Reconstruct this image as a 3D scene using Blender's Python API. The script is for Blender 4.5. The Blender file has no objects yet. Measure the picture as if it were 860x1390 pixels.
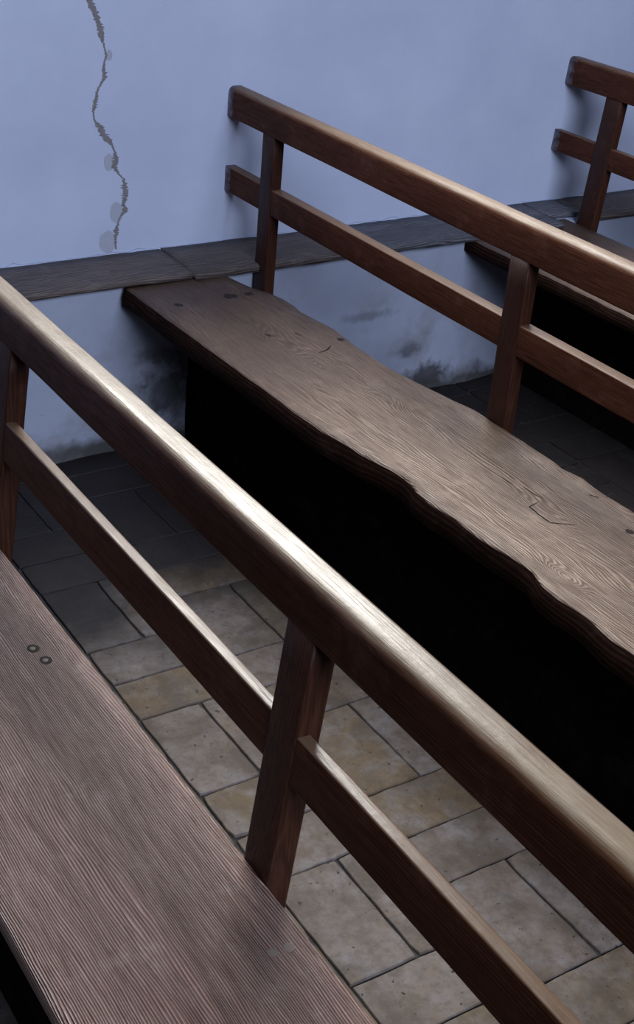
import bpy, bmesh, math, random
from mathutils import Vector, noise as mn
random.seed(7)
S = bpy.context.scene
# ------------------------------------------------------------------ camera
CX, CY, CZ = -0.8086, -3.0442, 1.6162
YAW, PITCH, ROLL, FPX = 0.6020, 0.4844, 0.0820, 1892.4
PPX, PPY, W, Hh = 430.0, 650.0, 860.0, 1390.0
F = Vector((math.sin(YAW)*math.cos(PITCH), math.cos(YAW)*math.cos(PITCH), -math.sin(PITCH)))
R0 = Vector((math.cos(YAW), -math.sin(YAW), 0)); U0 = R0.cross(F)
R = R0*math.cos(ROLL)+U0*math.sin(ROLL); U = -R0*math.sin(ROLL)+U0*math.cos(ROLL)
cam_d = bpy.data.cameras.new('camera'); cam = bpy.data.objects.new('camera', cam_d)
S.collection.objects.link(cam); S.camera = cam
from mathutils import Matrix
m = Matrix((R, U, -F)).transposed().to_4x4(); m.translation = Vector((CX, CY, CZ)); cam.matrix_world = m
cam_d.sensor_fit = 'VERTICAL'; cam_d.sensor_height = 36.0; cam_d.lens = FPX/Hh*36.0
cam_d.shift_y = (PPY-Hh/2)/Hh
cam_d.clip_start = 0.05
# ------------------------------------------------------------------ light
S.view_settings.view_transform = 'Standard'; S.view_settings.look = 'None'
S.view_settings.gamma = 1; S.view_settings.exposure = 0.0; S.view_settings.use_curve_mapping = False
wd = bpy.data.worlds.new('world'); S.world = wd; wd.use_nodes = True
bg = wd.node_tree.nodes['Background']; bg.inputs[0].default_value = (0.42, 0.56, 1.0, 1); bg.inputs[1].default_value = 0.05
def area(name, loc, target, sx, sy, power, col):
    d = bpy.data.lights.new(name, 'AREA'); d.shape = 'RECTANGLE'; d.size = sx; d.size_y = sy
    d.energy = power; d.color = col
    o = bpy.data.objects.new(name, d); S.collection.objects.link(o); o.location = loc
    o.rotation_euler = (Vector(target)-Vector(loc)).to_track_quat('-Z', 'Y').to_euler()
    return o
# daylight through the tall window of the bench wall (above the frame) and through a window behind on the left
area('window_daylight', (1.25, 0.34, 2.34), (1.25, -3, 2.34), 2.1, 1.32, 190, (1.0, 0.985, 0.93))
area('far_window_daylight', (0.2, -5.6, 3.1), (0.9, 0, 0.6), 2.8, 1.6, 250, (0.66, 0.76, 1.0))
# ------------------------------------------------------------------ helpers
def link(name, me, mat, parent=None, **props):
    o = bpy.data.objects.new(name, me); S.collection.objects.link(o)
    if parent: o.parent = parent
    if mat and not me.materials: me.materials.append(mat)
    for k, v in props.items(): o[k] = v
    return o
def mesh(name, verts, faces, off=(0, 0, 0), smooth=True):
    me = bpy.data.meshes.new(name)
    me.from_pydata([(v[0]-off[0], v[1]-off[1], v[2]-off[2]) for v in verts], [], faces)
    bm = bmesh.new(); bm.from_mesh(me); bmesh.ops.recalc_face_normals(bm, faces=bm.faces); bm.to_mesh(me); bm.free()
    if smooth: me.polygons.foreach_set('use_smooth', [True]*len(me.polygons))
    me.update(); return me
def thing(name, loc, **props):
    o = bpy.data.objects.new(name, None); S.collection.objects.link(o); o.location = loc; o.empty_display_size = .1
    for k, v in props.items(): o[k] = v
    return o
def loft(rings, closed=True, caps=True):
    """rings: list of equal-length point lists -> verts, faces"""
    n = len(rings[0]); vs = [p for r in rings for p in r]; fs = []
    for i in range(len(rings)-1):
        for j in range(n if closed else n-1):
            k = (j+1) % n; fs.append((i*n+j, i*n+k, (i+1)*n+k, (i+1)*n+j))
    if caps: fs += [tuple(range(n))[::-1], tuple(range((len(rings)-1)*n, len(rings)*n))]
    return vs, fs
def rounded(corners, seg=4):
    """corners: (v, u, radius) polygon -> rounded outline; extra points keep the flats flat"""
    out = []; n = len(corners)
    for i in range(n):
        p = Vector(corners[i][:2]); r = corners[i][2]
        a = (Vector(corners[i-1][:2])-p).normalized(); b = (Vector(corners[(i+1) % n][:2])-p).normalized()
        p1 = p+a*r; p2 = p+b*r
        for k in range(seg+1):
            t = k/seg; out.append((1-t)**2*p1+2*t*(1-t)*p+t*t*p2)
    return out
def nz(x, y=0., z=0.): return mn.noise(Vector((x, y, z)))
# ------------------------------------------------------------------ materials
class NT:
    def __init__(s, name):
        s.m = bpy.data.materials.new(name); s.m.use_nodes = True; s.t = s.m.node_tree
        s.b = s.t.nodes['Principled BSDF']
        s.tc = s.t.nodes.new('ShaderNodeTexCoord'); s.obj = s.tc.outputs['Object']
        s.sp = s.t.nodes.new('ShaderNodeSeparateXYZ'); s.t.links.new(s.obj, s.sp.inputs[0])
        s.x, s.y, s.z = s.sp.outputs
    def put(s, sock, v):
        if isinstance(v, bpy.types.NodeSocket): s.t.links.new(v, sock)
        else: sock.default_value = v
    def math(s, op, a, b=0., c=None, clamp=False):
        n = s.t.nodes.new('ShaderNodeMath'); n.operation = op; n.use_clamp = clamp
        s.put(n.inputs[0], a); s.put(n.inputs[1], b)
        if c is not None: s.put(n.inputs[2], c)
        return n.outputs[0]
    def vec(s, x, y, z):
        n = s.t.nodes.new('ShaderNodeCombineXYZ')
        for i, v in enumerate((x, y, z)): s.put(n.inputs[i], v)
        return n.outputs[0]
    def noise(s, scale, vec=None, detail=4, rough=.55, dist=0., stretch=None):
        if stretch:
            mp = s.t.nodes.new('ShaderNodeMapping'); s.t.links.new(vec or s.obj, mp.inputs[0]); mp.inputs['Scale'].default_value = stretch
            vec = mp.outputs[0]
        n = s.t.nodes.new('ShaderNodeTexNoise'); s.t.links.new(vec or s.obj, n.inputs['Vector'])
        n.inputs['Scale'].default_value = scale; n.inputs['Detail'].default_value = detail
        n.inputs['Roughness'].default_value = rough; n.inputs['Distortion'].default_value = dist
        return n.outputs[0]
    def ramp(s, f, stops):
        n = s.t.nodes.new('ShaderNodeValToRGB'); s.put(n.inputs[0], f); e = n.color_ramp.elements
        while len(e) < len(stops): e.new(.5)
        for i, (p, c) in enumerate(stops):
            e[i].position = p; e[i].color = (c, c, c, 1) if isinstance(c, (int, float)) else (*c, 1)
        return n.outputs[0]
    def mix(s, f, a, b, mode='MIX'):
        n = s.t.nodes.new('ShaderNodeMix'); n.data_type = 'RGBA'; n.blend_type = mode
        s.put(n.inputs[0], f); s.put(n.inputs[6], (*a, 1) if isinstance(a, tuple) else a); s.put(n.inputs[7], (*b, 1) if isinstance(b, tuple) else b)
        return n.outputs[2]
    def bump(s, h, strength, dist, prev=None):
        n = s.t.nodes.new('ShaderNodeBump'); s.put(n.inputs['Height'], h); n.inputs['Strength'].default_value = strength
        n.inputs['Distance'].default_value = dist
        if prev: s.t.links.new(prev, n.inputs['Normal'])
        return n.outputs[0]
    def done(s, col, rough, normal=None, spec=.5):
        s.put(s.b.inputs['Base Color'], (*col, 1) if isinstance(col, tuple) else col); s.put(s.b.inputs['Roughness'], rough)
        s.b.inputs['Specular IOR Level'].default_value = spec
        if normal: s.t.links.new(normal, s.b.inputs['Normal'])
        return s.m
def wood(name, dark, mid, light, axis='Y', freq=420., knots=(), rough=(.32, .5), ring=.5, flow=.006, ridge=0., bmp=.35, pith=(-.35, -.5), smear=False, spec=.5, stain=.5, wear=0., end_dark=False):
    n = NT(name)
    if axis == 'Y': g, a, b = n.y, n.x, n.z; st = (1, .07, 1)
    elif axis == 'Z': g, a, b = n.z, n.x, n.y; st = (1, 1, .07)
    else: g, a, b = n.x, n.y, n.z; st = (.07, 1, 1)
    da = n.math('SUBTRACT', a, pith[0]); db = n.math('SUBTRACT', b, pith[1])
    r = n.math('SQRT', n.math('ADD', n.math('MULTIPLY', da, da), n.math('MULTIPLY', db, db)))
    wv = n.noise(3.2, stretch=tuple(3.0 if q == 1 else .55 for q in st), detail=3)
    r = n.math('ADD', r, n.math('MULTIPLY', wv, flow*10))
    for kx, ky, amp, rx, ry in knots:
        ex = n.math('DIVIDE', n.math('SUBTRACT', a, kx), rx); ey = n.math('DIVIDE', n.math('SUBTRACT', g, ky), ry)
        d2 = n.math('ADD', n.math('MULTIPLY', ex, ex), n.math('MULTIPLY', ey, ey))
        r = n.math('ADD', r, n.math('MULTIPLY', n.math('EXPONENT', n.math('MULTIPLY', d2, -1.)), amp))
    fib = n.noise(260., stretch=tuple(st), detail=3, rough=.6)
    rings = n.math('SINE', n.math('ADD', n.math('MULTIPLY', r, freq), n.math('MULTIPLY', fib, 2.2)))
    rings = n.math('MULTIPLY_ADD', rings, .5, .5)
    pores = n.ramp(n.noise(420., stretch=tuple(.035 if q != 1 else 1 for q in st), detail=2), [(.36, 0.), (.52, 1.)])
    big = n.noise(5., detail=4, stretch=tuple(.35 if q != 1 else 1 for q in st))
    t = n.math('ADD', n.math('MULTIPLY', rings, ring), n.math('MULTIPLY', fib, 1-ring))
    col = n.ramp(t, [(.12, dark), (.5, mid), (.88, light)])
    col = n.mix(n.math('MULTIPLY', n.math('SUBTRACT', 1., pores), .55), col, dark)
    sf = n.ramp(big, [(.34, stain), (.6, 0.)])
    col = n.mix(sf, col, tuple(c*.45 for c in dark))
    dust = n.ramp(n.noise(14., detail=6, rough=.7), [(.55, 0.), (.75, .18)])
    col = n.mix(dust, col, tuple(min(1, c*1.7+.05) for c in light))
    if end_dark:   # seat colour darkens unevenly towards its wall end
        k = n.math('ADD', n.y, n.math('MULTIPLY', n.math('SUBTRACT', n.noise(6., detail=6, rough=.65), .5), .9))
        col = n.mix(n.ramp(n.math('ADD', k, 1.3), [(.0, 0.), (1., .78)]), col, tuple(c*.9 for c in dark))
    if smear:   # limewash smeared on the wood where it meets the wall
        k = n.math('ADD', n.math('MULTIPLY', n.y, 26.), n.math('MULTIPLY', n.noise(55., detail=4), 1.5))
        col = n.mix(n.ramp(k, [(.0, 0.), (.75, .65)]), col, (.42, .43, .5))
    spv = spec
    if wear:     # varnish rubbed off the upward faces and arrises by hands
        ge = n.t.nodes.new('ShaderNodeNewGeometry'); sg = n.t.nodes.new('ShaderNodeSeparateXYZ'); n.t.links.new(ge.outputs['Normal'], sg.inputs[0])
        w = n.math('ADD', sg.outputs[2], n.math('MULTIPLY', n.math('SUBTRACT', n.noise(9., detail=5, stretch=(1, .3, 1), rough=.65), .5), .55))
        w = n.math('ADD', w, n.math('MULTIPLY', n.math('SUBTRACT', fib, .5), .35))
        col = n.mix(n.ramp(w, [(.25, 0.), (.65, .75)]), col, n.mix(fib, (.11, .045, .016), (.22, .10, .038)))
        wm = n.ramp(w, [(.58, 0.), (.92, wear)])
        col = n.mix(wm, col, n.mix(fib, (.15, .10, .055), (.46, .40, .27)))
        spv = n.math('MULTIPLY_ADD', n.ramp(w, [(.3, 0.), (.8, 1.)]), spec-.05, .05)
    h = n.math('ADD', n.math('MULTIPLY', rings, ridge), n.math('ADD', n.math('MULTIPLY', fib, .5), n.math('MULTIPLY', pores, .4)))
    nm = n.bump(h, bmp, .0012)
    nm = n.bump(n.noise(22., detail=5), .25, .004, nm)
    rg = n.math('MULTIPLY_ADD', n.noise(11., detail=5), rough[1]-rough[0], rough[0])
    rg = n.math('ADD', rg, n.math('MULTIPLY', n.math('SUBTRACT', 1., pores), .12))
    m_ = n.done(col, rg, nm, .5); n.put(n.b.inputs['Specular IOR Level'], spv); return m_
M = {}
RD, RM, RL = (.034, .0105, .005), (.076, .0255, .0125), (.132, .051, .026)
def railmat(nm_, w, k=1.): return wood(nm_, *[(c[0]*k, c[1]*k*(1+.03*(k > 1)), c[2]*k*(1+.12*(k > 1))) for c in (RD, RM, RL)], 'Y', 1700., rough=(.27, .42) if k == 1 else (.40, .55), flow=.004, smear=True, ring=.3, spec=.6 if k == 1 else .45, wear=w, bmp=.25)
RAILM = {1: (railmat('rail_rubbed_pale', .55), railmat('low_rail_rubbed', .22)), 2: (railmat('rail_rubbed', .3, 1.3), railmat('low_rail_dull', .15, 1.3)), 3: (railmat('rail_brown', .1, 1.2),)*2}
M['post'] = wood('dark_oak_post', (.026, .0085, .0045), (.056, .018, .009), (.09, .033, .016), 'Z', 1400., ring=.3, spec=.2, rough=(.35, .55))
M['seat_red'] = wood('ribbed_oak_seat', (.13, .052, .030), (.36, .195, .130), (.62, .44, .37), 'Y', 2300., rough=(.36, .5), ring=.6, ridge=1.6, bmp=1., flow=.0035, spec=.9, pith=(-1.3, -.3), stain=.28)
M['board'] = wood('shaded_oak_board', (.004, .002, .002), (.009, .0045, .0035), (.015, .008, .006), 'Y', 900., rough=(.85, .95), spec=.05, stain=.2)  # near-black base puts the shade under the seats into the board colour
M['ledge'] = wood('grey_ledge_plank', (.045, .032, .026), (.13, .098, .084), (.26, .21, .185), 'X', 1200., rough=(.5, .7), bmp=.8, pith=(-.5, .1), stain=.6)
M['ledge_pale'] = wood('worn_ledge_plank', (.045, .04, .042), (.13, .125, .135), (.30, .30, .34), 'X', 1200., rough=(.5, .7), bmp=.9, pith=(-.5, .1), stain=.5)
# ------------------------------------------------------------------ plaster
def plaster(name='limewashed_plaster', tone=1., blots=()):
    n = NT(name)
    base = n.mix(n.ramp(n.noise(2.2, detail=5), [(.35, 0.), (.65, 1.)]), tuple(c*tone for c in (.50, .54, .68)), tuple(c*tone for c in (.585, .625, .76)))
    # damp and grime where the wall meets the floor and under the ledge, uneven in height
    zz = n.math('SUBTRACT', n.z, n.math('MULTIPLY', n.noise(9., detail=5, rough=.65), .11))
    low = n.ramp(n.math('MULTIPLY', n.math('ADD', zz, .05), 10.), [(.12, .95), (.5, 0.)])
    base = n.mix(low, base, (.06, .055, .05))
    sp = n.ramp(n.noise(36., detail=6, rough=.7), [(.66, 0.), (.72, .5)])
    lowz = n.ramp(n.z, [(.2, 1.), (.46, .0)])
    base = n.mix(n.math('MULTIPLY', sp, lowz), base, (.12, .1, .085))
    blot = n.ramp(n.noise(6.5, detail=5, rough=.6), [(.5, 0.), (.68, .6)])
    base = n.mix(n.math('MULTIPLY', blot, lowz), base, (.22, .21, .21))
    for bx, bz, rx, rz, k in blots:      # bare dirty patches where the limewash has come off
        ex = n.math('DIVIDE', n.math('SUBTRACT', n.x, bx), rx); ez = n.math('DIVIDE', n.math('SUBTRACT', n.z, bz), rz)
        d = n.math('SQRT', n.math('ADD', n.math('MULTIPLY', ex, ex), n.math('MULTIPLY', ez, ez)))
        d = n.math('ADD', d, n.math('MULTIPLY', n.math('SUBTRACT', n.noise(22., detail=6, rough=.7), .5), 2.2))
        base = n.mix(n.ramp(d, [(.35, k), (.95, 0.)]), base, (.07, .065, .065))
    nm = n.bump(n.noise(3.5, detail=3), .5, .02)
    nm = n.bump(n.noise(70., detail=5, rough=.6), .25, .003, nm)
    return n.done(base, .85, nm, .2)
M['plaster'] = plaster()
M['plaster_low'] = plaster('shaded_grubby_plaster', .64, ((.69, .15, .10, .12, .75), (.66, .245, .1, .03, .5), (1.30, .25, .12, .02, .4), (1.52, .04, .12, .05, .9), (1.44, .13, .05, .03, .6), (.38, .02, .2, .03, .5)))  # overall tone lowered to put the lower wall's weaker light into its colour
M['edge'] = wood('dark_bark_edge', (.009, .0038, .0024), (.026, .011, .007), (.055, .025, .016), 'Y', 700., rough=(.75, .9), spec=.05)
def flat(name, col, rough=.8, scale=60., var=.25, b=.4):
    n = NT(name)
    c = n.mix(n.noise(scale, detail=5), tuple(v*(1-var) for v in col), tuple(v*(1+var) for v in col))
    return n.done(c, rough, n.bump(n.noise(scale*2, detail=4), b, .002), .3)
M['filler'] = flat('grey_brown_crack_filler', (.21, .195, .19), var=.3)
M['patch'] = flat('pale_plaster_patch', (.41, .42, .49), var=.06)
M['mortar'] = flat('dirty_lime_mortar', (.055, .048, .045), .95, 90., .5, .8)
M['black'] = flat('black_crack', (.008, .006, .005), .9)
M['knot'] = flat('dark_knot', (.018, .011, .009), .7)
M['iron'] = flat('worn_nail_head', (.20, .15, .12), .5)
M['glass'] = None
def brick_mat():
    n = NT('worn_clay_paver')
    oi = n.t.nodes.new('ShaderNodeObjectInfo'); rnd = oi.outputs['Random']
    off = n.t.nodes.new('ShaderNodeVectorMath'); off.operation = 'ADD'
    cb = n.vec(n.math('MULTIPLY', rnd, 37.), n.math('MULTIPLY', rnd, 91.), 0.)
    n.t.links.new(n.obj, off.inputs[0]); n.t.links.new(cb, off.inputs[1]); v = off.outputs[0]
    base = n.ramp(rnd, [(0., (.19, .125, .062)), (.3, (.23, .17, .115)), (.5, (.25, .20, .17)), (.75, (.175, .118, .06)), (1., (.27, .225, .205))])
    base = n.mix(n.ramp(n.noise(16., v, detail=6, rough=.65), [(.45, 0.), (.66, .6)]), base, (.31, .285, .28))
    base = n.mix(n.ramp(n.noise(9., v, detail=5, rough=.6), [(.38, .75), (.56, 0.)]), base, (.095, .068, .042))
    base = n.mix(n.ramp(n.noise(45., v, detail=6, rough=.75), [(.35, .6), (.55, 0.)]), base, (.11, .08, .055))
    pit = n.ramp(n.noise(75., v, detail=2), [(.27, 1.), (.33, 0.)])
    base = n.mix(pit, base, (.03, .025, .02))
    fleck = n.ramp(n.noise(60., v, detail=4, rough=.7), [(.71, 0.), (.76, .8)])
    base = n.mix(fleck, base, (.42, .41, .42))
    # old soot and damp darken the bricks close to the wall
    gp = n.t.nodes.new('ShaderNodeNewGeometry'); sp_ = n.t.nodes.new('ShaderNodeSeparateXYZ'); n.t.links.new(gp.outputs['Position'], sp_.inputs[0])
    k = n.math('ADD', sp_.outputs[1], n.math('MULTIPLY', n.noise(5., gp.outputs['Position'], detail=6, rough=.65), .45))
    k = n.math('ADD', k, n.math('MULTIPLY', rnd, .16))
    k = n.math('ADD', k, n.ramp(n.math('MULTIPLY', sp_.outputs[0], .5), [(.42, 0.), (.62, .75)]))   # further darkening behind the middle bench
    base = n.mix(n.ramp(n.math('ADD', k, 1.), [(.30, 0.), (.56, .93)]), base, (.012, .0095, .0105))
    base = n.mix(1., base, (.84, .84, .85), 'MULTIPLY')
    nm = n.bump(n.noise(30., v, detail=6, rough=.65), .8, .005)
    nm = n.bump(pit, -.4, .003, nm)
    return n.done(base, n.math('MULTIPLY_ADD', n.noise(20., v), .25, .5), nm, .3)
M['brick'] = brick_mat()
# ------------------------------------------------------------------ wall with its window opening
WX0, WX1, WT = -2.6, 4.6, .5
wx0, wx1, wz0, wz1, WZ = .2, 2.3, 1.68, 3.0, 3.4
def wall_mesh():
    vs, fs = [], []
    xs = [WX0, -1.5, -.5, wx0, wx1, 3.5, WX1]; zs = [0, .44, wz0, wz1, WZ]
    def q(a, b, c, d):
        i = len(vs); vs.extend((a, b, c, d)); fs.append((i, i+1, i+2, i+3))
    for i in range(len(xs)-1):
        for j in range(len(zs)-1):
            if xs[i] >= wx0 and xs[i+1] <= wx1 and zs[j] >= wz0 and zs[j+1] <= wz1: continue
            x0, x1, z0, z1 = xs[i], xs[i+1], zs[j], zs[j+1]
            q((x0, 0, z0), (x1, 0, z0), (x1, 0, z1), (x0, 0, z1)); q((x0, WT, z0), (x0, WT, z1), (x1, WT, z1), (x1, WT, z0))
    for (a, b) in (((wx0, wz0), (wx1, wz0)), ((wx1, wz0), (wx1, wz1)), ((wx1, wz1), (wx0, wz1)), ((wx0, wz1), (wx0, wz0)),
                   ((WX0, 0), (WX0, WZ)), ((WX0, WZ), (WX1, WZ)), ((WX1, WZ), (WX1, 0))):
        q((a[0], 0, a[1]), (a[0], WT, a[1]), (b[0], WT, b[1]), (b[0], 0, b[1]))
    me = bpy.data.meshes.new('wall'); me.from_pydata(vs, [], fs)
    bm = bmesh.new(); bm.from_mesh(me); bmesh.ops.remove_doubles(bm, verts=bm.verts, dist=1e-5); bmesh.ops.recalc_face_normals(bm, faces=bm.faces); bm.to_mesh(me); bm.free()
    return me
wall = link('wall_back', wall_mesh(), M['plaster'], kind='structure')
# lower, thicker part of the wall under the ledge: lumpy hand-plastered stone
PY = -.162
def bulge(x, z):
    d = .003*nz(x*4, z*4, 1)+.0025*nz(x*13, z*13, 4)+.0012*nz(x*40, z*40, 9)
    for bx, bz, rx, rz, a in ((.66, .13, .11, .11, .020), (.70, .22, .06, .05, .022), (.60, .19, .04, .03, .010), (1.38, .16, .14, .07, .010), (1.52, .06, .08, .07, .014), (.30, .07, .15, .08, .008), (1.15, .2, .1, .05, .006)):
        e = ((x-bx)/rx)**2+((z-bz)/rz)**2
        if e < 4: d += a*math.exp(-e*1.3)*(1+.5*nz(x*30, z*30, 2))+a*.25*math.exp(-e)*nz(x*55, z*55, 6)
    d += .016*max(0, 1-z/.05)*(.6+nz(x*7, 3, 3))
    return d
nx, nzz = 360, 36; vs = []; fs = []
for j in range(nzz+1):
    for i in range(nx+1):
        x = WX0+(WX1-WX0)*i/nx if False else -.6+3.6*i/nx; z = -.004+.444*j/nzz
        vs.append((x, PY-bulge(x, z), z))
for j in range(nzz):
    for i in range(nx): a = j*(nx+1)+i; fs.append((a, a+1, a+nx+2, a+nx+1))
n0 = len(vs)   # top, ends and back so that it is solid
vs += [(-.6, -.001, -.004), (3., -.001, -.004), (3., -.001, .44), (-.6, -.001, .44)]
top = [nzz*(nx+1)+i for i in range(nx+1)]; fs.append(tuple(top[::-1]+[n0+3, n0+2]))
fs.append(tuple([j*(nx+1) for j in range(nzz+1)]+[n0+3, n0])); fs.append(tuple([j*(nx+1)+nx for j in range(nzz+1)][::-1]+[n0+1, n0+2]))
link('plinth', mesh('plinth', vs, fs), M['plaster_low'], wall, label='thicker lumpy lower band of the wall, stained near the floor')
# window above the frame: a timber frame with glazing bars and panes
win = thing('window_1', (0, 0, 0), kind='structure')
def box(x0, x1, y0, y1, z0, z1, off=(0, 0, 0), bev=.0):
    vs = [(x, y, z) for x in (x0, x1) for y in (y0, y1) for z in (z0, z1)]
    fs = [(0, 1, 3, 2), (4, 6, 7, 5), (0, 4, 5, 1), (2, 3, 7, 6), (0, 2, 6, 4), (1, 5, 7, 3)]
    me = mesh('box', vs, fs, off, False)
    if bev:
        bm = bmesh.new(); bm.from_mesh(me); bmesh.ops.bevel(bm, geom=bm.edges[:], offset=bev, segments=2, affect='EDGES'); bm.to_mesh(me); bm.free()
    return me
M['paint'] = flat('white_window_paint', (.6, .6, .6), .5, 20., .03, .05)
for a in ((wx0, wx0+.05, wz0, wz1), (wx1-.05, wx1, wz0, wz1), (wx0+.05, wx1-.05, wz0, wz0+.05), (wx0+.05, wx1-.05, wz1-.05, wz1)):
    link('window_frame', box(a[0], a[1], .22, .28, a[2], a[3]), M['paint'], win)
for k in (1, 2): link('glazing_bar', box(wx0+(wx1-wx0)*k/3-.012, wx0+(wx1-wx0)*k/3+.012, .23, .27, wz0+.05, wz1-.05), M['paint'], win)
# crack filler on the wall: (u, v, width) in metres on the wall
CR = [(345, -30, 24), (345, 0, 28), (365, 40, 30), (380, 80, 22), (390, 110, 28), (393, 140, 26), (400, 165, 8), (408, 190, 6), (412, 215, 9), (405, 245, 8), (403, 270, 14), (407, 300, 20), (392, 325, 10), (379, 350, 9), (372, 385, 16), (367, 415, 18), (361, 440, 6), (368, 470, 8), (387, 490, 30), (400, 520, 30), (418, 545, 36), (435, 565, 10), (447, 590, 8), (449, 620, 26), (444, 650, 24), (460, 675, 8), (480, 695, 10), (485, 730, 24), (488, 760, 24), (479, 790, 14), (487, 820, 24), (466, 845, 8), (458, 870, 8), (450, 900, 22), (449, 930, 10), (450, 975, 6)]
def on_wall(px, py, yw=0.):
    d = F+R*((px-PPX)/FPX)-U*((py-PPY)/FPX); t = (yw-CY)/d.y
    return CX+t*d.x, CZ+t*d.z
pts = []
for a, b in zip(CR, CR[1:]):
    for k in range(8):
        t = k/8; pts.append([a[q]*(1-t)+b[q]*t for q in range(3)])
vs, fs = [], []
for i, (px, py, w) in enumerate(pts):
    px /= 2.867; py /= 2.867; w = w/2.867*.5
    jl = w*max(.15, .85+1.3*nz(i*.9, 1)); jr = w*max(.15, .85+1.3*nz(i*.8, 7)); px += 1.5*nz(i*.45, 3)+1.3*nz(i*1.3, 8)
    for s in (-jl, 0, jr):
        x, z = on_wall(px+s, py); vs.append((x, -.0014 if s else -.0022, z))
for i in range(len(pts)-1):
    for k in (0, 1): a = i*3+k; fs.append((a, a+1, a+4, a+3))
link('crack_filler', mesh('crack', vs, fs), M['filler'], wall, label='ragged grey-brown filled crack running down the wall')
for (px, py, rx, ry) in ((424, 215, 12, 22), (424, 632, 20, 34), (452, 828, 24, 42), (418, 942, 32, 42)):
    vs = []
    for k in range(28):
        a = k/28*6.2832; q = 1+.16*nz(math.cos(a)*1.5, math.sin(a)*1.5, px)
        x, z = on_wall((px+rx*q*math.cos(a))/2.867, (py+ry*q*math.sin(a))/2.867); vs.append((x, -.0007, z))
    link('plaster_patch', mesh('patch', vs, [tuple(range(28))], smooth=False), M['patch'], wall)
# ------------------------------------------------------------------ ledge along the wall
ZL = .4567
bead = []
for i in range(201):
    x = -.6+3.6*i/200; w = .002+.006*abs(nz(x*31, 2)); h = .001+.012*max(0, nz(x*27, 5)+.25*nz(x*90, 5))
    bead.append([(x, 0.0005, ZL-.004), (x, -w-.003, ZL-.004), (x, -w, ZL+h*.5), (x, 0.0005, ZL+h)])
v_, f_ = loft(bead)
trim = link('trim_1', mesh('bead', v_, f_), M['plaster'], kind='structure')
planks = [(-.6, .738, -.195, -.190, .0165, 'ledge'), (.742, 1.285, -.200, -.196, .020, 'ledge'), (1.289, 1.93, -.197, -.198, .0195, 'ledge_pale'), (1.934, 2.06, -.12, -.125, .017, 'ledge_pale'), (2.064, 3.0, -.178, -.182, .017, 'ledge')]
for q, (x0, x1, ya, yb, th, mt) in enumerate(planks):
    n = max(6, int((x1-x0)/.018)); rings = []
    for i in range(n+1):
        t = i/n; x = x0+(x1-x0)*t; yf = ya+(yb-ya)*t-.004*nz(x*5, q, 1)-.0025*nz(x*22, q, 2)
        zt = ZL+.0015*nz(x*6, q, 3); xe = .003*nz(3, q*2.+7, x0)
        pr = []
        for (f, dz) in ((0, 0), (.25, .0006), (.5, -.0005), (.75, .0008), (.94, -.0005), (.985, -.0025), (1., -.007)):
            y = -.003+(yf+.003)*f
            xx = x+(.006*nz(y*18, q, 9) if i in (0, n) else 0)
            pr.append((xx, y, zt+dz+.0012*nz(x*12, y*12, q)))
        pr += [(x, yf+.002, zt-th+.002*nz(x*16, q, 5)), (x, yf+.008, zt-th), (x, -.003, zt-th)]
        rings.append(pr)
    v_, f_ = loft(rings)
    link('plank', mesh('plank', v_, f_), M[mt], trim, **({'label': 'paler worn section of the ledge plank'} if mt == 'ledge_pale' else {}))
# ------------------------------------------------------------------ floor: clay pavers in basket weave
floor = link('floor', box(-2.4, 4.4, -4.2, .3, -.07, -.0060), M['mortar'], kind='structure')
def brick_mesh(seed, lx, ly, h=.03):
    rnd = random.Random(seed); g = .0019
    nx_, ny_ = 5, 10; x0, y0 = lx/2-g, ly/2-g; rings = []
    # top outline with slightly uneven edges
    out = []
    for i in range(nx_): out.append((-x0+2*x0*i/nx_, -y0))
    for i in range(ny_): out.append((x0, -y0+2*y0*i/ny_))
    for i in range(nx_): out.append((x0-2*x0*i/nx_, y0))
    for i in range(ny_): out.append((-x0, y0-2*y0*i/ny_))
    out = [(a+rnd.uniform(-.0012, .0009), b+rnd.uniform(-.0012, .0009)) for a, b in out]
    out = [(a*.96, b*.98) if rnd.random() < .7 and abs(abs(a)-x0) < .003 and abs(abs(b)-y0) < .003 else (a, b) for a, b in out]
    r1 = [(a, b, -h) for a, b in out]; r2 = [(a, b, -.0022) for a, b in out]
    r3 = [(a*.978, b*.989, -.0001) for a, b in out]; r4 = [(a*.6, b*.6, .0002) for a, b in out]
    v_, f_ = loft([r1, r2, r3, r4])
    return mesh('brick', v_, f_, smooth=False)
bm_v = [brick_mesh(s, .12525, .23625) for s in range(6)]
bm_h = [brick_mesh(s+50, .118, .2505) for s in range(6)]
def put_brick(cx, cy, rot, k):
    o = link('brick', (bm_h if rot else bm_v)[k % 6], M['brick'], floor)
    o.location = (cx, cy, random.uniform(-.0014, .0004)); o.rotation_euler = (random.uniform(-.005, .005), random.uniform(-.004, .004), rot+random.uniform(-.006, .006)+(math.pi if k % 4 > 1 else 0))
far = []
PER, PX = .4725, .2505
k = 0
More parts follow.
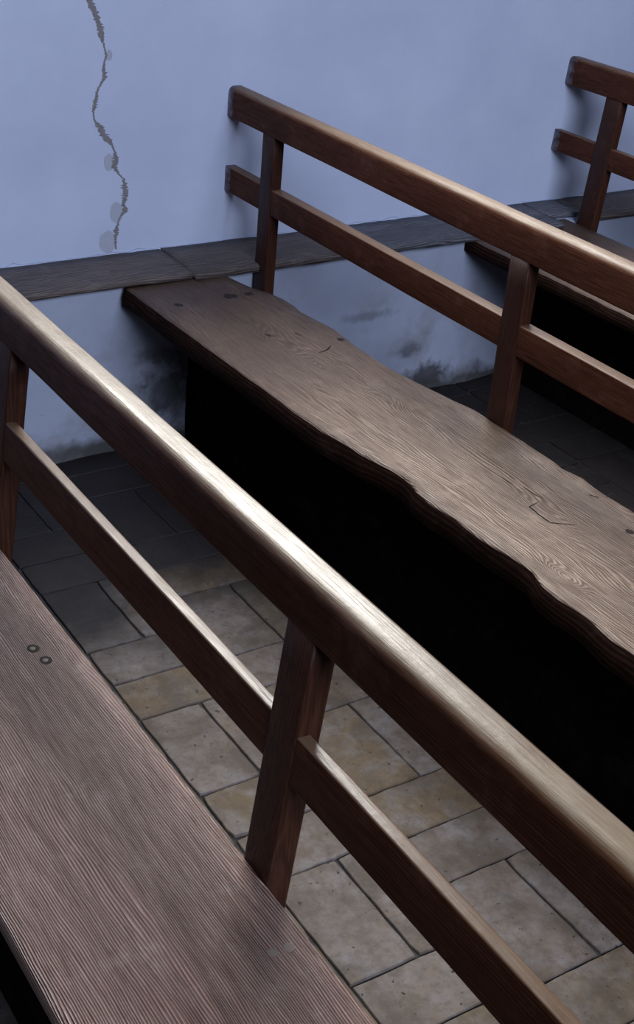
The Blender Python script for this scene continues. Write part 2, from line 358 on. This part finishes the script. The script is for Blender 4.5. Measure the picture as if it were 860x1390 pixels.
for c in range(-8, 13):
    x0 = .1185+PX*c
    ph = {0: .473, 1: .605}.get(c, .473 if c % 2 == 0 else .605)     # distance from the wall at which a horizontal pair starts
    for r_ in range(-2, 9):
        for half in (0, 1):
            ys = -(ph+PER*r_+half*PER/2); ye = ys-PER/2
            if ys > -.05 and ye > -.05 or ys < -4: continue
            for s in (0, 1):
                if half == 0: cx_, cy_, rt = x0+PX/2, ys-PER/8-s*PER/4, math.pi/2
                else: cx_, cy_, rt = x0+PX/4+s*PX/2, (ys+ye)/2, 0
                if cy_ > -.09: continue
                vis = -.2 < cx_ < 2.15 and cy_ > -2.3
                if vis: put_brick(cx_, cy_, rt, k)
                else: far.append((cx_, cy_, rt, k))
                k += 1
vs, fs = [], []
for (cx_, cy_, rt, k) in far:
    if not(-2.3 < cx_ < 4.3 and cy_ > -4.1): continue
    c, s = math.cos(rt), math.sin(rt); b0 = len(vs); me = (bm_h if rt else bm_v)[k % 6]
    vs += [(cx_+v.co.x*c-v.co.y*s, cy_+v.co.x*s+v.co.y*c, v.co.z) for v in me.vertices]
    fs += [tuple(b0+i for i in p.vertices) for p in me.polygons]
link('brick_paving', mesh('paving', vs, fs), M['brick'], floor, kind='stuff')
# ------------------------------------------------------------------ benches
H = .4419
YN = -3.35
def lerp_pts(P, y):
    # P: list of (x, y) with y falling
    if y >= P[0][1]: return P[0][0]
    for a, b in zip(P, P[1:]):
        if y >= b[1]: t = (y-a[1])/(b[1]-a[1]); return a[0]*(1-t)+b[0]*t
    return P[-1][0]
class Bench: pass
def bench(X, hz, rk, u1, u2, tl, u3, u4, tt, wy, wt, posts, seed, y_end=0., rad=.02, **props):
    Z0 = H+hz; b = thing('bench', (X, 0, 0), category='bench', group='wooden benches fixed to the wall', **props)
    s, c = math.sin(rk), math.cos(rk)
    def P(v, u, y): return (X+u*s+v*c, y, Z0+u*c-v*s)
    def rail(name, corners, y0, y1, amp, seg=5):
        pr = rounded(corners, seg); rings = []; n = int((y0-y1)/.03)
        for i in range(n+1):
            y = y0+(y1-y0)*i/n; ring = []
            for q, p in enumerate(pr):
                dv = amp*nz(y*3, seed, q*.07)+amp*.5*nz(y*14, seed, q*.2); du = amp*nz(y*3.3, seed+4, q*.07)
                ring.append(P(p[0]+dv, p[1]+du, y))
            rings.append(ring)
        v_, f_ = loft(rings)
        return link(name, mesh(name, v_, f_, (X, 0, 0)), RAILM[seed][0 if name == 'top_rail' else 1], b)
    rail('top_rail', [(-.001, u3, .004), (tt, u3, .006), (tt, u4, .006), (-.001, u4, rad)], y_end, YN, .0011)
    rail('lower_rail', [(.0015, u1, .003), (tl, u1, .003), (tl, u2, .003), (.0015, u2, .003)], y_end, YN, .0008, 3)
    for yp in posts:      # full height post from the floor to the underside of the top rail
        n = 14; rings = []
        pr = rounded([(0, 0, .003), (wt, 0, .003), (wt, -wy, .003), (0, -wy, .003)], 2)
        ub = (-Z0+.0)/c; ut = u3+.002
        for i in range(n+1):
            u = ub+(ut-ub)*i/n
            ring = []
            for q, p in enumerate(pr):
                x, y, z = P(p[0]+.0006*nz(u*9, seed, q), u, yp+p[1]+.0006*nz(u*8, seed+2, q))
                ring.append((x, y, max(z, 0.0005)))
            rings.append(ring)
        v_, f_ = loft(rings)
        link('post', mesh('post', v_, f_, (X, 0, 0)), M['post'], b)
    b2 = Bench(); b2.o = b; b2.X = X; b2.Z0 = Z0; b2.P = P
    return b2
def seat(B, front, back, y0, th, mat, seed, wane=0., z=None, cells=14, edge=None):
    zt = z if z is not None else B.Z0
    n = int((y0-YN)/.012); rings = []
    for i in range(n+1):
        y = y0+(YN-y0)*i/n
        xf = lerp_pts(front, y); xb = lerp_pts(back, y)
        xf += .0015*nz(y*18, seed)*(1 if wane else .3)+wane*.05*nz(y*45, seed, 2); xb += .0015*nz(y*18, seed+3)*(1 if wane else .3)
        e = .003+.003*abs(nz(y*9, seed+5))*(1 if wane else 0); ring = [(xf+.0005, zt-e)]
        for k_ in range(cells+1):
            t = k_/cells; x = xf+.003+(xb-xf-.006)*t
            ring.append((x, zt+(.0012*nz(x*9, y*3, seed)+.0006*nz(x*30, y*10, seed))*(1 if wane else .5)))
        ring.append((xb, zt-e))
        tb = th*(1+.12*nz(y*3, seed+8)*(1 if wane else 0))
        ring += [(xb-.004, zt-tb*.6), (xb-.006, zt-tb)]
        ring += [(xf+.01+wane*.6*(nz(y*6, seed+1)), zt-tb), (xf-wane*(.35+.6*nz(y*5, seed+6)), zt-tb*.85), (xf-wane*(.45+.8*nz(y*7, seed+7)+.2*nz(y*30, seed)), zt-tb*.45)]
        rings.append([(a, y, c_) for a, c_ in ring])
    v_, f_ = loft(rings); me = mesh('seat', v_, f_, (B.X, 0, 0)); me.materials.append(mat); me.materials.append(edge or mat)
    nr = len(rings[0])
    for i, p in enumerate(me.polygons): p.material_index = 0 if i < (len(rings)-1)*nr and i % nr <= cells+1 else 1
    return link('seat', me, mat, B.o)
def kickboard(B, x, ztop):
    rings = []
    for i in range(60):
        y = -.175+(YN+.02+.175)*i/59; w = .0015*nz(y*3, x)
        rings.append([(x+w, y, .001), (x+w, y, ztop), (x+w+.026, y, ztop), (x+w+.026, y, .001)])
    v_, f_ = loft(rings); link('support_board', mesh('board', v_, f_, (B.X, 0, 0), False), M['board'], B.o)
# --- nearest bench
X1 = -.1307
B1 = bench(X1, -.0125, .1126, .1449, .2097, .0205, .3317, .3977, .0415, .0568, .034, (-.20, -1.0908, -1.9676, -2.85), 1, rad=.018,
    label='nearest dark oak bench, its top rail worn cream, its ribbed seat at bottom left')
Z1 = B1.Z0
seat(B1, [(X1-.2894, 0), (X1-.2894, -4)], [(X1-.0005, 0), (X1-.0005, -4)], -.185, .028, M['seat_red'], 11)
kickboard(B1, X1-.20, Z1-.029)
def disc(name, B, x, y, z, rx, ry, mat, h=.0008, ang=0., n=18, jit=.12, **pr):
    vs = [(x, y, z+h)]; fs = []
    for k_ in range(n):
        a = k_/n*6.2832; q = 1+jit*nz(math.cos(a)*2, math.sin(a)*2, x*50)
        dx, dy = rx*q*math.cos(a), ry*q*math.sin(a)
        vs.append((x+dx*math.cos(ang)-dy*math.sin(ang), y+dx*math.sin(ang)+dy*math.cos(ang), z-.0006+.0008))
    for k_ in range(n): fs.append((0, 1+k_, 1+(k_+1) % n))
    return link(name, mesh(name, vs, fs, (B.X, 0, 0)), mat, B.o, **pr)
for (x, y) in ((-.191, -1.458), (-.186, -1.493)):
    disc('nail_hole', B1, x, y, Z1, .0085, .0105, M['knot'], .0006)
    disc('nail', B1, x-.001, y, Z1+.0006, .004, .0045, M['iron'], .0012)
for (x, y) in ((-.158, -2.118), (-.178, -2.116)): disc('peg', B1, x, y, Z1, .0065, .007, M['iron'], .0007)
# --- middle bench with the wavy-edged seat
X2 = .9194
FR = [(.561, -.0), (.561, -.234), (.572, -.833), (.575, -1.015), (.585, -1.09), (.592, -1.15), (.604, -1.21), (.612, -1.262), (.608, -1.29), (.599, -1.315), (.597, -1.352), (.603, -1.42), (.600, -1.48), (.603, -1.523), (.611, -1.57), (.614, -1.622), (.606, -1.645), (.599, -1.661), (.596, -1.70), (.602, -1.746), (.601, -1.79), (.594, -1.83), (.598, -1.873), (.604, -2.1), (.59, -2.5), (.6, -3.5)]
BK = [(.826, -.0), (.830, -.196), (.848, -.291), (.869, -.337), (.880, -.384), (.881, -.44), (.874, -.475), (.881, -.52), (.889, -.604), (.880, -.700), (.880, -.832), (.9, -.977), (.918, -1.08), (.9165, -1.326), (.912, -1.36), (.921, -1.404), (.914, -1.46), (.9165, -1.538), (.9165, -3.5)]
knots2 = ((.649-X2, -1.66, .030, .020, .045), (.756-X2, -1.465, .022, .035, .07), (.70-X2, -.62, .05, .05, .16), (.80-X2, -.95, -.02, .03, .06), (.779-X2, -.333, .012, .02, .03), (.83-X2, -1.72, .02, .02, .04))
M['seat_grey'] = wood('weathered_oak_seat', (.06, .030, .017), (.215, .130, .082), (.43, .31, .215), 'Y', 1500., knots=knots2, rough=(.40, .56), ring=.42, ridge=.7, bmp=.7, flow=.008, pith=(-1.2, -.3), stain=.35, end_dark=True)
B2 = bench(X2, -.0048, .0114, .1534, .2169, .031, .3419, .4163, .037, .0549, .029, (-.1742, -1.1124, -2.05, -2.95), 2, rad=.018,
    label='middle brown bench with a wide wavy-edged weathered plank seat running to the wall')
seat(B2, FR, BK, -.178, .055, M['seat_grey'], 21, wane=.012, edge=M['edge'])
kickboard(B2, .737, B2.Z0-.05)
def crack(B, pts, w, z):
    vs, fs = [], []
    P_ = []
    for a, b in zip(pts, pts[1:]):
        for k_ in range(5): P_.append((a[0]+(b[0]-a[0])*k_/5, a[1]+(b[1]-a[1])*k_/5))
    P_.append(pts[-1]); n = len(P_)
    for i, (x, y) in enumerate(P_):
        a = P_[max(0, i-1)]; b = P_[min(n-1, i+1)]; d = Vector((b[0]-a[0], b[1]-a[1])).normalized()
        ww = w*math.sin(math.pi*(i+.5)/n)**.6*(1+.4*nz(i*.9, x)); x += .0012*nz(i*.7, y*9)
        vs += [(x-d.y*ww, y+d.x*ww, z+.0004), (x, y, z+.0014), (x+d.y*ww, y-d.x*ww, z+.0004)]
    for i in range(n-1):
        for k_ in (0, 1): q = i*3+k_; fs.append((q, q+1, q+4, q+3))
    link('crack', mesh('crack', vs, fs, (B.X, 0, 0)), M['black'], B.o)
def px_seat(px, py, z):
    d = F+R*((px-PPX)/FPX)-U*((py-PPY)/FPX); t = (z-CZ)/d.z; return (CX+t*d.x, CY+t*d.y)
Z2 = B2.Z0
for pl, w in (([(730, 682), (718, 688), (731, 699), (747, 710), (780, 713)], .0016), ([(681, 649), (696, 658)], .0014), ([(711, 663), (737, 678)], .0011),
              ([(757, 629), (781, 637)], .0016), ([(799, 672), (812, 676)], .001), ([(433, 479), (444, 475), (449, 469)], .002), ([(400, 452), (408, 456)], .0016), ([(822, 676), (829, 670), (832, 673)], .0016)):
    crack(B2, [px_seat(a, b, Z2) for a, b in pl], w, Z2)
for px, py, rx, ry in ((242, 414, .008, .013), (311, 402, .018, .016), (337, 399, .014, .010), (462, 461, .008, .010), (854, 722, .008, .010), (364, 455, .005, .008)):
    x, y = px_seat(px, py, Z2); disc('knot', B2, x, y, Z2, rx, ry, M['knot'], .0009, .3, jit=.5)
# --- far bench
X3 = 2.001
B3 = bench(X3, .010, .0943, .16, .2202, .0275, .3498, .4289, .0379, .0632, .027, (-.1738, -1.1, -2.05, -2.95), 3, rad=.016,
    label='far brown bench at top right, only its end against the wall in view')
seat(B3, [(1.605, 0), (1.61, -1), (1.62, -3.5)], [(1.999, 0), (1.999, -3.5)], -.128, .045, M['seat_grey3'] if 'seat_grey3' in M else M['seat_grey'], 31, wane=.006, z=.4405, edge=M['edge'])
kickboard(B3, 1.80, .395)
